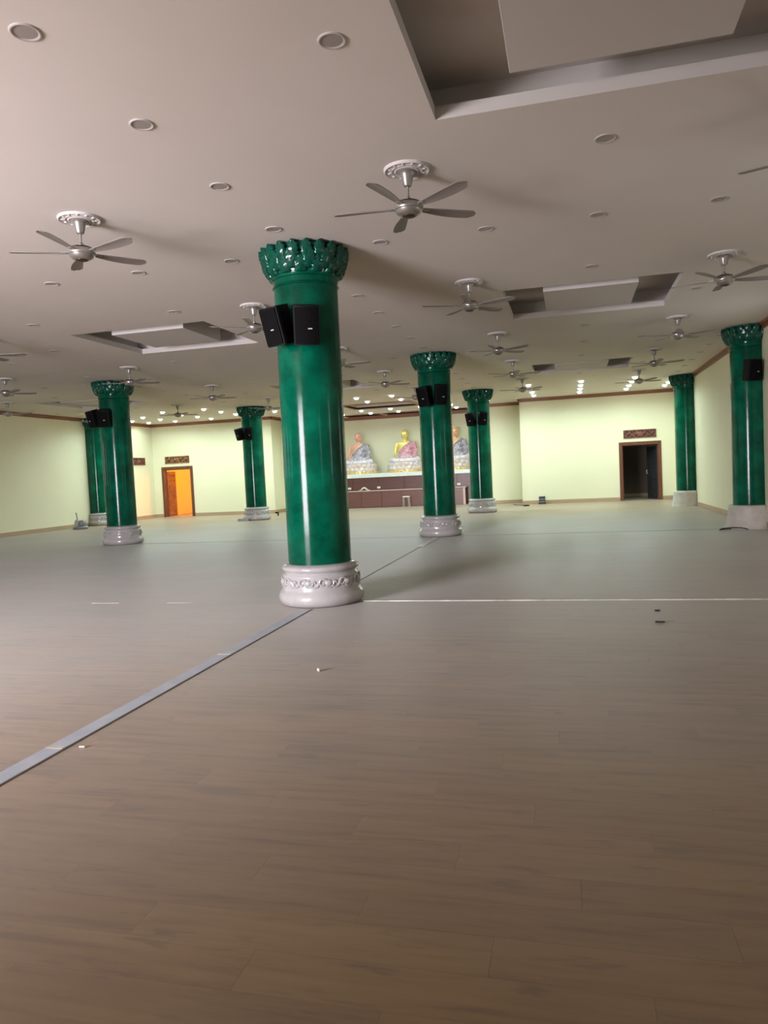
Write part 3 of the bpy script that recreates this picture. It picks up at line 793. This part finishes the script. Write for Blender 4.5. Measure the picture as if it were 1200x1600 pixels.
# ------------------------------------------------------------------ downlights
ring_me = MB().lathe([(0.068, H - 0.002), (0.076, H - 0.008), (0.085, H - 0.009), (0.091, H - 0.005), (0.093, H)], 28, cap=False).mesh('trim_ring', True, 50)
lens_me = MB().lathe([(0.070, H - 0.0025), (0.04, H - 0.0032), (0.004, H - 0.0035)], 24, cap=True).mesh('lens', True, 50)
led = bpy.data.lights.new('downlight_lamp', 'SPOT'); led.energy = LED_W; led.color = LED_COL; led.spot_size = R_(172); led.spot_blend = 0.45; led.shadow_soft_size = 0.06
led_dim = led.copy(); led_dim.energy = LED_W * 0.4
dome_me = MB().lathe([(0.082, H - 0.006), (0.080, H - 0.025), (0.068, H - 0.048), (0.045, H - 0.063), (0.015, H - 0.069)], 24).mesh('glare_dome', True, 60)  # bulged shape standing in for the glare of a lit flat lens
def downlight(x, y, label, group, lit=False, lamp=None):
    t = thing('downlight', label, 'downlight', (x, y, 0), 0, group)
    put(ring_me, 'trim_ring', M['ring'], t)
    put(dome_me if lit else lens_me, 'lens', M['lens_on'] if lit else M['lens_off'], t)
    if lit:
        lo_ = bpy.data.objects.new('downlight_lamp', lamp or led); col.objects.link(lo_); lo_.parent = t; lo_.location = (0, 0, H - 0.085)
MIDY = lambda c: [c - 3.2, c - 1.92, c - 0.64, c + 0.64, c + 1.92, c + 3.2]
lines_y = [   # files running away from the camera: x, ys, description
    (-3.0, [3.87, 5.09, 6.36, 7.63] + MIDY(12.82) + MIDY(21.43), 'in the line over the middle columns'),
    (-11.33, MIDY(12.82) + MIDY(21.43), 'in the line over the left columns'),
    (3.31, [17.85, 19.12, 20.41, 21.80, 23.1, 24.4], 'in the line close by the right wall'),
    (-17.7, [20.4, 21.8, 23.1, 24.4], 'in the line close by the left wall'),
    (0.38, [6.58, 10.68, 15.08, 19.24, 23.0], 'in the line running through the right-hand coffers'),
    (-1.33, [4.53, 12.72, 21.4], 'in the fan line right of the nearest column'),
    (2.03, [12.75, 21.4], 'in the fan line nearest the right wall'),
    (-5.92, [10.64, 14.95, 19.3, 23.27], 'in the line over the middle coffers, right side'),
    (-8.39, [10.5, 14.95, 19.3, 23.27], 'in the line over the middle coffers, left side'),
    (-9.63, [12.61, 21.41], 'in the fan line right of the left columns'),
    (-4.65, [12.7, 21.4], 'in the fan line left of the nearest column'),
    (-14.6, [14.95, 18.97, 23.2], 'in the line over the left-hand coffer'),
]
for x, ys, d in lines_y:
    k = 0
    for y in ys:
        if in_frame((x, y, H), 12, 12):
            k += 1; downlight(x, y, 'unlit downlight, %s from the camera, %s' % (ORD[k], d), 'unlit ceiling downlights')
for y, xs, d in ((8.52, [-9.04, -7.76, -6.48, -5.20, -3.92, -2.04, -0.82, 0.39, 1.60, 2.81], 'in the cross row at the nearest column'),
                 (17.06, [-17.2, -15.95, -14.7, -13.42, -12.14, -10.3, -9.07, -7.78, -6.49, -5.2, -3.93, -2.04, -0.82, 0.40, 1.60, 2.81], 'in the cross row before the altar column')):
    k = 0
    for x in xs:
        if in_frame((x, y, H), 12, 12):
            k += 1; downlight(x, y, 'unlit downlight, %s from the left %s' % (ORD[k], d), 'unlit ceiling downlights')
LIT = []
for x, d in ((-1.23, 'in the file left of the right back wall'), (0.45, 'in the second file before the right back wall'), (2.11, 'in the file before the dark doorway')):
    LIT.append((x, [25.1, 26.36, 27.6, 28.85], d))
LIT.append((3.40, [26.4, 27.45, 28.5], 'beside the far right wall column'))
for x, d in ((-13.0, 'in the file just left of the far left column'), (-14.7, 'in the middle file before the left back wall'), (-16.4, 'in the file before the orange doorway')):
    LIT.append((x, [25.1, 26.5, 27.8, 29.0], d))
LIT.append((-17.65, [26.4, 27.7, 28.95], 'beside the far left wall corner'))
LIT.append((-11.33, [26.6, 27.85, 29.1], 'in the file right of the far left column'))
LIT.append((-3.05, [27.1, 28.3, 29.6], 'in the file over the far middle column'))
for x, d in ((-9.72, 'at the far left of the altar ceiling'), (-8.43, 'left of centre over the altar'), (-7.17, 'in the centre file before the altar'), (-5.90, 'right of centre over the altar'), (-4.62, 'at the right of the altar ceiling')):
    LIT.append((x, [25.2, 26.67, 30.3, 31.82], d))
for x, ys, d in LIT:
    for k, y in enumerate(ys):
        downlight(x, y, 'glowing downlight, %s from the camera, %s' % (ORD[k + 1], d), 'lit ceiling downlights at the back of the hall', True, led_dim if (y > 28.4 or x > 3 or x < -17) else led)

# ------------------------------------------------------------------ altar
t = thing('altar', 'dark brown stepped altar with a long counter under the statues', 'altar', (CXM, 32.4, 0))
MB().box(-3.58, 3.58, 0.02, 1.55, 0, 1.34).build('back_tier', M['altar_hi'], t)
for k in range(6):
    x0 = -3.58 + 7.16 * k / 6; MB().bbox(x0 + 0.012, x0 + 7.16 / 6 - 0.012, -0.004, 0.018, 0.80, 1.33, 0.004).build('upper_panel', M['altar_hi'], t)
MB().bbox(-3.6, 3.6, -0.06, 1.55, 1.34, 1.52, 0.012).build('slab', M['slab'], t)
MB().box(-2.80, 2.80, -0.52, 0.0, 0, 0.73).build('counter', M['altar_lo'], t)
for k in range(6):
    x0 = -2.80 + 5.6 * k / 6; MB().bbox(x0 + 0.008, x0 + 5.6 / 6 - 0.008, -0.545, -0.522, 0.02, 0.725, 0.004).build('front_panel', M['altar_lo'], t)
MB().bbox(-2.84, 2.84, -0.57, 0.02, 0.732, 0.768, 0.006).build('counter_top', M['altar_edge'], t)
MB().bbox(2.70, 2.80, -0.552, -0.5, 0, 0.73, 0.005).build('end_post', M['altar_edge'], t)
MB().bbox(-2.80, -2.70, -0.552, -0.5, 0, 0.73, 0.005).build('end_post', M['altar_edge'], t)
for x, d in ((-9.74, 'leftmost'), (-8.37, 'second from the left'), (-4.74, 'rightmost')):
    s = thing('wall_socket', 'white socket plate on the altar back panel, %s of the three' % d, 'socket', (x, 32.39, 0.84), 0, 'white sockets on the altar')
    MB().bbox(-0.07, 0.07, -0.02, 0.004, 0, 0.085, 0.006).build('plate', M['plastic_white'], s)
    MB().box(-0.035, 0.035, -0.024, -0.018, 0.025, 0.06).build('outlet', M['grey_pale'], s)
arch = thing('folded_cloth', 'small beige arched bundle lying on the altar counter', 'cloth', (-8.96, 32.05, 0.768))
MB().tube([(-0.24, 0, 0.019), (-0.15, 0, 0.025), (-0.10, 0, 0.08), (-0.03, 0, 0.125), (0.04, 0, 0.12), (0.10, 0, 0.07), (0.16, 0, 0.025), (0.26, 0, 0.018)], [0.018, 0.03, 0.04, 0.042, 0.042, 0.04, 0.03, 0.018], 10).build('arch', M['cloth_beige'], arch, True)
MB().ell((0.0, 0.01, 0.03), (0.045, 0.04, 0.03)).build('dark_pad', M['litter_dark'], arch, True)
st = thing('stool', 'small steel legged stool in front of the altar counter', 'stool', (-6.92, 31.45, 0))
MB().lathe([(0.15, 0.43), (0.165, 0.435), (0.168, 0.455), (0.155, 0.47), (0.05, 0.472)], 24).build('seat', M['plastic_white'], st, True, 40)
for k in range(4):
    a = PI / 4 + k * PI / 2
    MB().tube([(0.14 * math.cos(a), 0.14 * math.sin(a), 0.435), (0.165 * math.cos(a), 0.165 * math.sin(a), 0.36), (0.185 * math.cos(a), 0.185 * math.sin(a), 0.0)], 0.014, 8).build('leg', M['steel'], st, True)

# ------------------------------------------------------------------ seated statues
def remesh(o, size, smooth=4):
    md = o.modifiers.new('join', 'REMESH'); md.mode = 'VOXEL'; md.voxel_size = size; md.use_smooth_shade = True
    s_ = o.modifiers.new('soft', 'SMOOTH'); s_.factor = 0.5; s_.iterations = smooth
def clip(mb, point, normal):
    """keep the side the normal points away from"""
    bm = bmesh.new()
    vs = [bm.verts.new(v) for v in mb.v]
    for f in mb.f:
        try: bm.faces.new([vs[i] for i in f])
        except ValueError: pass
    r = bmesh.ops.bisect_plane(bm, geom=bm.verts[:] + bm.edges[:] + bm.faces[:], plane_co=point, plane_no=normal, clear_outer=True)
    ed = [e for e in r['geom_cut'] if isinstance(e, bmesh.types.BMEdge)]
    bmesh.ops.contextual_create(bm, geom=ed)
    bm.verts.index_update(); out = MB()
    out.add([v.co[:] for v in bm.verts], [[v.index for v in f.verts] for f in bm.faces]); bm.free(); return out
def torso(g_):
    return MB().loft([(0, 0, 0.52, 0.30 + g_, 0.22 + g_), (0, 0.0, 0.72, 0.30 + g_, 0.21 + g_), (0, 0.01, 0.92, 0.31 + g_, 0.20 + g_), (0, 0.02, 1.10, 0.35 + g_, 0.20 + g_), (0, 0.02, 1.24, 0.385 + g_, 0.19 + g_),
                      (0, 0.02, 1.33, 0.37 + g_, 0.165 + g_), (0, 0.02, 1.385, 0.27 + g_, 0.13 + g_), (0, 0.01, 1.42, 0.13 + g_ * 0.5, 0.10 + g_ * 0.5)])
def hand(mb, wrist, palm_dir, side, n_up):
    """palm with four fingers and a thumb"""
    w = Vector(wrist); d = Vector(palm_dir).normalized(); s_ = Vector(side).normalized(); u = d.cross(s_)
    pc = w + d * 0.07
    rot = Matrix((d, s_, u)).transposed()
    mb.ell(pc, (0.085, 0.062, 0.030), 12, 8, rot)
    for k, ln in enumerate((0.095, 0.115, 0.11, 0.085)):
        b = pc + d * 0.055 + s_ * (0.045 - 0.03 * k)
        mb.tube([b, b + d * ln * 0.5 + u * 0.008 * n_up, b + d * ln + u * 0.028 * n_up], [0.017, 0.015, 0.011], 6)
    b = pc + s_ * 0.055 - d * 0.02
    mb.tube([b, b + s_ * 0.035 + d * 0.04, b + s_ * 0.04 + d * 0.09], [0.019, 0.017, 0.012], 6)
def statue(x, label, skin, robe, lap, mudra):
    t = thing('seated_statue', label, 'statue', (x, 33.2, 1.52), 0, 'statues wrapped in clear film on the altar')
    # pedestal
    MB().loft([(0, 0, 0.0, 0.86, 0.60), (0, 0, 0.05, 0.88, 0.61), (0, 0, 0.09, 0.83, 0.58), (0, 0, 0.12, 0.80, 0.56)], 40).build('pedestal_base', M['gold'], t, True, 50)
    ped = MB().loft([(0, 0, 0.10, 0.78, 0.54), (0, 0, 0.2, 0.80, 0.56), (0, 0, 0.32, 0.74, 0.52), (0, 0, 0.43, 0.76, 0.54), (0, 0, 0.46, 0.70, 0.50)], 40).build('lotus_seat', M['lotus'], t, True, 60)
    pt = MB()
    for tier, (z, up, n) in enumerate(((0.30, -1, 20), (0.26, 1, 20))):
        for k in range(n):
            a = 2 * PI * (k + 0.5 * tier) / n
            cx_, cy_ = 0.765 * math.cos(a), 0.535 * math.sin(a)
            az = math.atan2(0.765 * math.sin(a), 0.535 * math.cos(a))
            pt.ell((cx_, cy_, z + up * 0.075), (0.055, 0.12, 0.115), 10, 6, Matrix.Rotation(az, 3, 'Z') @ Matrix.Rotation(0.35 * up, 3, 'Y'))
    pt.build('lotus_petals', M['lotus'], ped, True)
    pt = MB()
    for k in range(30):
        a = 2 * PI * k / 30
        pt.ell((0.85 * math.cos(a), 0.60 * math.sin(a), 0.055), (0.055, 0.055, 0.045), 8, 6)
    pt.build('gilt_beads', M['gold'], ped, True)
    # body: head, neck, torso, right arm, hands
    b = torso(0.0)
    b.loft([(0, 0.005, 1.36, 0.125, 0.11), (0, 0, 1.44, 0.085, 0.088), (0, -0.005, 1.50, 0.085, 0.09), (0, -0.02, 1.53, 0.115, 0.125), (0, -0.02, 1.58, 0.145, 0.16), (0, -0.012, 1.66, 0.165, 0.18), (0, -0.005, 1.74, 0.168, 0.182),
            (0, 0.0, 1.82, 0.155, 0.168), (0, 0.005, 1.88, 0.115, 0.125), (0, 0.005, 1.915, 0.055, 0.06)], 28)
    for s_ in (-1, 1):
        b.ell((s_ * 0.168, 0.01, 1.665), (0.022, 0.038, 0.078), 10, 8)
        b.ell((s_ * 0.175, 0.005, 1.60), (0.018, 0.026, 0.035), 8, 6)
        b.ell((s_ * 0.062, -0.165, 1.715), (0.038, 0.02, 0.012), 10, 6)
        b.ell((s_ * 0.06, -0.172, 1.69), (0.026, 0.016, 0.014), 10, 6)
    b.ell((0, -0.19, 1.665), (0.022, 0.030, 0.050), 10, 8); b.ell((0, -0.20, 1.635), (0.032, 0.022, 0.018), 10, 6)
    b.ell((0, -0.172, 1.595), (0.045, 0.018, 0.012), 10, 6); b.ell((0, -0.165, 1.575), (0.035, 0.018, 0.012), 10, 6)
    if mudra == 'raised':
        b.tube([(-0.37, 0.02, 1.30), (-0.43, 0.0, 1.12), (-0.45, -0.04, 0.92), (-0.38, -0.16, 0.98), (-0.30, -0.24, 1.08)], [0.095, 0.085, 0.068, 0.055, 0.042], 12)
        hand(b, (-0.30, -0.24, 1.08), (0.15, -0.05, 1), (1, 0, 0), -1)
    else:
        b.tube([(-0.37, 0.02, 1.30), (-0.45, 0.0, 1.08), (-0.47, -0.06, 0.84), (-0.40, -0.20, 0.70), (-0.28, -0.36, 0.60)], [0.095, 0.085, 0.070, 0.058, 0.042], 12)
        hand(b, (-0.28, -0.36, 0.60), (0.9, -0.25, -0.05), (0, -1, 0.1), 1)
    hand(b, (0.24, -0.36, 0.62), (-1, -0.15, 0.0), (0, -1, 0), -1)
    bo = b.build('body', skin, t, True); remesh(bo, 0.018, 3)
    ft = MB()
    for s_ in (-1, 1): ft.ell((s_ * 0.062, -0.187, 1.693), (0.030, 0.008, 0.007), 8, 5); ft.tube([(s_ * 0.03, -0.19, 1.722), (s_ * 0.065, -0.188, 1.734), (s_ * 0.105, -0.165, 1.722)], 0.005, 5)
    ft.build('painted_eyes', M['litter_dark'], bo, True)
    MB().ell((0, -0.188, 1.588), (0.036, 0.010, 0.011), 10, 6).build('painted_lips', M['lip'], bo, True)
    # robe: left shoulder, left arm, wrapped lap
    r_ = torso(0.03)
    r_ = clip(r_, (-0.02, 0, 1.18), (-0.62, -0.0, 0.78))
    r_.tube([(0.36, 0.02, 1.30), (0.45, 0.0, 1.08), (0.47, -0.06, 0.84), (0.40, -0.22, 0.68), (0.25, -0.36, 0.62)], [0.13, 0.125, 0.12, 0.095, 0.065], 12)
    r_.loft([(0.30, 0.02, 1.10, 0.13, 0.15), (0.28, 0.02, 1.25, 0.13, 0.15), (0.22, 0.02, 1.37, 0.12, 0.14), (0.17, 0.02, 1.405, 0.06, 0.08)], 18)
    for k in range(6):      # folds
        zz = 1.30 - 0.12 * k
        r_.tube([(-0.30 + 0.055 * k, -0.17, zz - 0.46 + 0.10 * k * 0.3), (0.0, -0.235, zz - 0.22), (0.28, -0.17, zz + 0.02)], 0.016, 6)
    ro_ = r_.build('robe', robe, t, True); remesh(ro_, 0.02, 3)
    tr = MB(); tr.tube([(-0.34, -0.06, 0.93), (-0.20, -0.20, 1.03), (0.0, -0.235, 1.19), (0.14, -0.20, 1.31), (0.20, -0.10, 1.40)], 0.022, 8); tr.build('robe_hem', M['robe_trim'], ro_, True)
    lp = MB()
    lp.ell((0, 0.05, 0.56), (0.52, 0.36, 0.14), 24, 10)
    for s_ in (-1, 1):
        lp.tube([(s_ * 0.20, 0.10, 0.56), (s_ * 0.45, -0.05, 0.57), (s_ * 0.60, -0.22, 0.555), (s_ * 0.42, -0.40, 0.53), (s_ * 0.10, -0.45, 0.525), (-s_ * 0.18, -0.42, 0.54 + 0.03 * s_)], [0.18, 0.17, 0.135, 0.115, 0.095, 0.08], 14)
    lp.loft([(0, -0.05, 0.445, 0.70, 0.46), (0, -0.05, 0.48, 0.72, 0.47), (0, -0.03, 0.52, 0.60, 0.40)], 30)
    lo_ = lp.build('lap_robe', lap, t, True); remesh(lo_, 0.025, 3)
    # clear film
    fm = MB(); n = 40; rings = [(0.015, 0.93, 0.66), (0.12, 0.90, 0.65), (0.30, 0.86, 0.62), (0.46, 0.82, 0.60), (0.58, 0.72, 0.54), (0.70, 0.60, 0.46), (0.82, 0.54, 0.36)]
    vs = []; rn = random.Random(int(x * 10))
    for z, rx, ry in rings:
        for j in range(n):
            a = 2 * PI * j / n; q = 1 + 0.035 * (rn.random() - 0.5) * 2
            vs.append((rx * q * math.cos(a), ry * q * math.sin(a) - 0.02, z + 0.02 * (rn.random() - 0.5)))
    fs = [(i * n + j, i * n + (j + 1) % n, (i + 1) * n + (j + 1) % n, (i + 1) * n + j) for i in range(len(rings) - 1) for j in range(n)]
    fm.add(vs, fs); fm.build('clear_film', M['film'], t, True)
statue(-9.45, 'left seated statue with pinkish skin and lilac grey robe under clear film', M['skin_pink'], M['robe_grey'], M['lap_pale'], 'lap')
statue(-7.24, 'central seated golden skinned statue in a rose robe', M['gold_skin'], M['robe_pink'], M['lap_pale'], 'lap')
statue(-4.93, 'right seated statue with orange skin and grey robe, half behind a column', M['skin_orange'], M['robe_grey'], M['lap_pale'], 'lap')

# ------------------------------------------------------------------ strips and small things on the floor
tp = thing('floor_tape', 'blue grey tape strip running across the boards up to the nearest column', 'tape', (-2.985, 0, 0))
for a, b in ((1.2, 3.695), (3.70, 5.9), (5.905, 7.95)):
    MB().box(-0.065, 0.055, a, b, 0.0002, 0.006).build('tape_length', M['tape'], tp)
MB().box(-0.062, 0.052, 3.66, 3.70, 0.006, 0.0075).build('tape_end', M['white_strip'], tp)
MB().box(-0.062, 0.052, 5.87, 5.91, 0.006, 0.0075).build('tape_end', M['white_strip'], tp)
MB().box(0.055, 0.066, 1.2, 7.99, 0.0002, 0.004).build('dark_edge', M['dark_strip'], tp)
tag(MB().box(-2.45, 3.80, 8.485, 8.525, 0.0002, 0.010).build('joint_strip', M['white_strip']), 'white joint strip crossing the floor right of the nearest column', 'floor strip')
for a, b, d in ((-6.15, -5.75, 'longer'), (-5.05, -4.65, 'shorter')):
    tag(MB().box(a, b if d == 'longer' else b - 0.05, 8.440, 8.449, 0.0002, 0.0025).build('joint_strip', M['white_strip']), '%s faint white joint strip left of the nearest column' % d, 'floor strip')
tag(MB().box(-2.99, -2.97, 9.03, 15.1, 0.0002, 0.003).build('floor_joint', M['dark_strip']), 'thin dark floor joint between the nearest column and the next one', 'floor strip')
tag(MB().box(-3.05, -2.92, 14.7, 16.5, 0.0035, 0.007).build('joint_strip', M['plastic_white']), 'short white tape before the column in front of the altar', 'tape')
tag(MB().box(-2.40, 3.15, 16.87, 16.89, 0.0002, 0.003).build('floor_joint', M['dark_strip']), 'thin dark floor joint right of the column before the altar', 'floor strip')
tag(MB().box(-10.8, -3.55, 16.905, 16.92, 0.0002, 0.003).build('floor_joint', M['dark_strip']), 'thin dark floor joint between the left column and the middle file', 'floor strip')
def scrap(x, y, lx, ly, lz, rz, mat, label):
    mb = MB().bbox(-lx / 2, lx / 2, -ly / 2, ly / 2, 0.0002, lz, min(lx, ly, lz) * 0.25)
    mb.v = [(vx, vy + 0.12 * vx * vx / max(lx, .01) * 2, vz + abs(vx) * 0.12) for vx, vy, vz in mb.v]
    o = mb.build('floor_scrap', mat); o.location = (x, y, 0); o.rotation_euler = (0, 0, rz)
    tag(o, label, 'litter', 'scraps on the floor boards')
scrap(0.81, 7.86, 0.05, 0.03, 0.012, 0.2, M['litter_dark'], 'small dark scrap just in front of the white joint strip')
scrap(0.77, 7.28, 0.085, 0.03, 0.014, -0.15, M['litter_dark'], 'dark scrap on the boards, nearer of the two dark ones')
scrap(-1.96, 5.42, 0.035, 0.014, 0.022, -0.9, M['litter_pale'], 'white splinter on the boards in front of the nearest column')
scrap(-2.83, 3.70, 0.038, 0.010, 0.010, 0.1, M['litter_pale'], 'cream wood splinter lying beside the blue grey tape')

# floor polisher by the left wall
vq = thing('floor_polisher', 'grey floor polisher with upright handle by the left wall', 'cleaning machine', (-17.45, 23.6, 0), R_(25))
MB().lathe([(0.25, 0.0), (0.27, 0.03), (0.27, 0.07), (0.24, 0.10), (0.12, 0.12)], 28).build('brush_deck', M['grey_metal'], vq, True, 40)
MB().lathe([(0.13, 0.11), (0.15, 0.16), (0.15, 0.26), (0.12, 0.31), (0.04, 0.33)], 24, (0.06, 0)).build('motor', M['grey_metal'], vq, True, 40)
MB().loft([(-0.10, 0, 0.10, 0.11, 0.09), (-0.10, 0, 0.28, 0.10, 0.08), (-0.10, 0, 0.36, 0.05, 0.05)], 16).build('tank', M['grey_pale'], vq, True, 40)
MB().tube([(-0.06, 0, 0.2), (-0.10, 0, 0.45), (-0.12, 0, 0.60)], 0.03, 8).tube([(-0.12, -0.10, 0.60), (-0.12, 0.10, 0.60)], 0.02, 8).build('handle', M['grey_pale'], vq, True)
# black power unit by the right back wall
pb = thing('power_unit', 'small black box with pale bands against the right back wall', 'box', (-1.10, 29.95, 0))
MB().bbox(-0.12, 0.12, -0.12, 0.12, 0, 0.30, 0.01).build('case', M['black_gloss'], pb)
MB().box(-0.115, 0.115, -0.124, -0.118, 0.09, 0.105).build('band', M['grey_pale'], pb)
MB().box(-0.115, 0.115, -0.124, -0.118, 0.185, 0.20).build('band', M['grey_pale'], pb)
MB().bbox(-0.145, 0.145, -0.14, 0.13, 0, 0.05, 0.006).build('foot', M['black_gloss'], pb)
ro_ = thing('broom', 'dark broom lying on the floor before the niche corner', 'broom', (-1.95, 29.3, 0.012), R_(118))
MB().tube([(-0.55, 0, 0.012), (0.55, 0, 0.012)], 0.011, 8).build('stick', M['litter_dark'], ro_, True)
MB().bbox(-0.72, -0.55, -0.09, 0.09, -0.01, 0.04, 0.008).build('brush_head', M['litter_dark'], ro_)
bd = tag(MB().bbox(-0.26, 0.20, -0.012, 0.012, 0.0002, 0.10, 0.003).build('board_offcut', M['plinth']), 'white board offcut lying against the foot of the far left column', 'board')
bd.location = (-11.67, 25.12, 0); bd.rotation_euler = (R_(-12), 0, R_(-8))
cs = thing('black_fitting', 'small black fitting standing right of the far left column plinth', 'fitting', (-11.5, 28.0, 0))
MB().bbox(-0.10, 0.02, -0.05, 0.05, 0.10, 0.16, 0.01).build('head', M['black'], cs); MB().tube([(0, 0, 0.0), (0.02, 0, 0.12)], 0.03, 8).build('stem', M['black'], cs, True)
bx_ = tag(MB().ell((0, 0, 0.05), (0.13, 0.07, 0.05), 14, 8).build('black_bag', M['black'], None, True), 'small black bundle on the floor just left of the left column plinth', 'bundle')
bx_.location = (-16.45, 23.9, 0)
cb = tag(MB().tube([(-0.05 + 0.26 * math.cos(i * 0.28), 0.13 * math.sin(i * 0.28), 0.010 + 0.03 * abs(math.sin(i * 0.28))) for i in range(17)], 0.010, 6).build('black_cable', M['black'], None, True), 'loop of black cable at the foot of the right edge column', 'cable')
cb.location = (3.28, 16.55, 0.002)
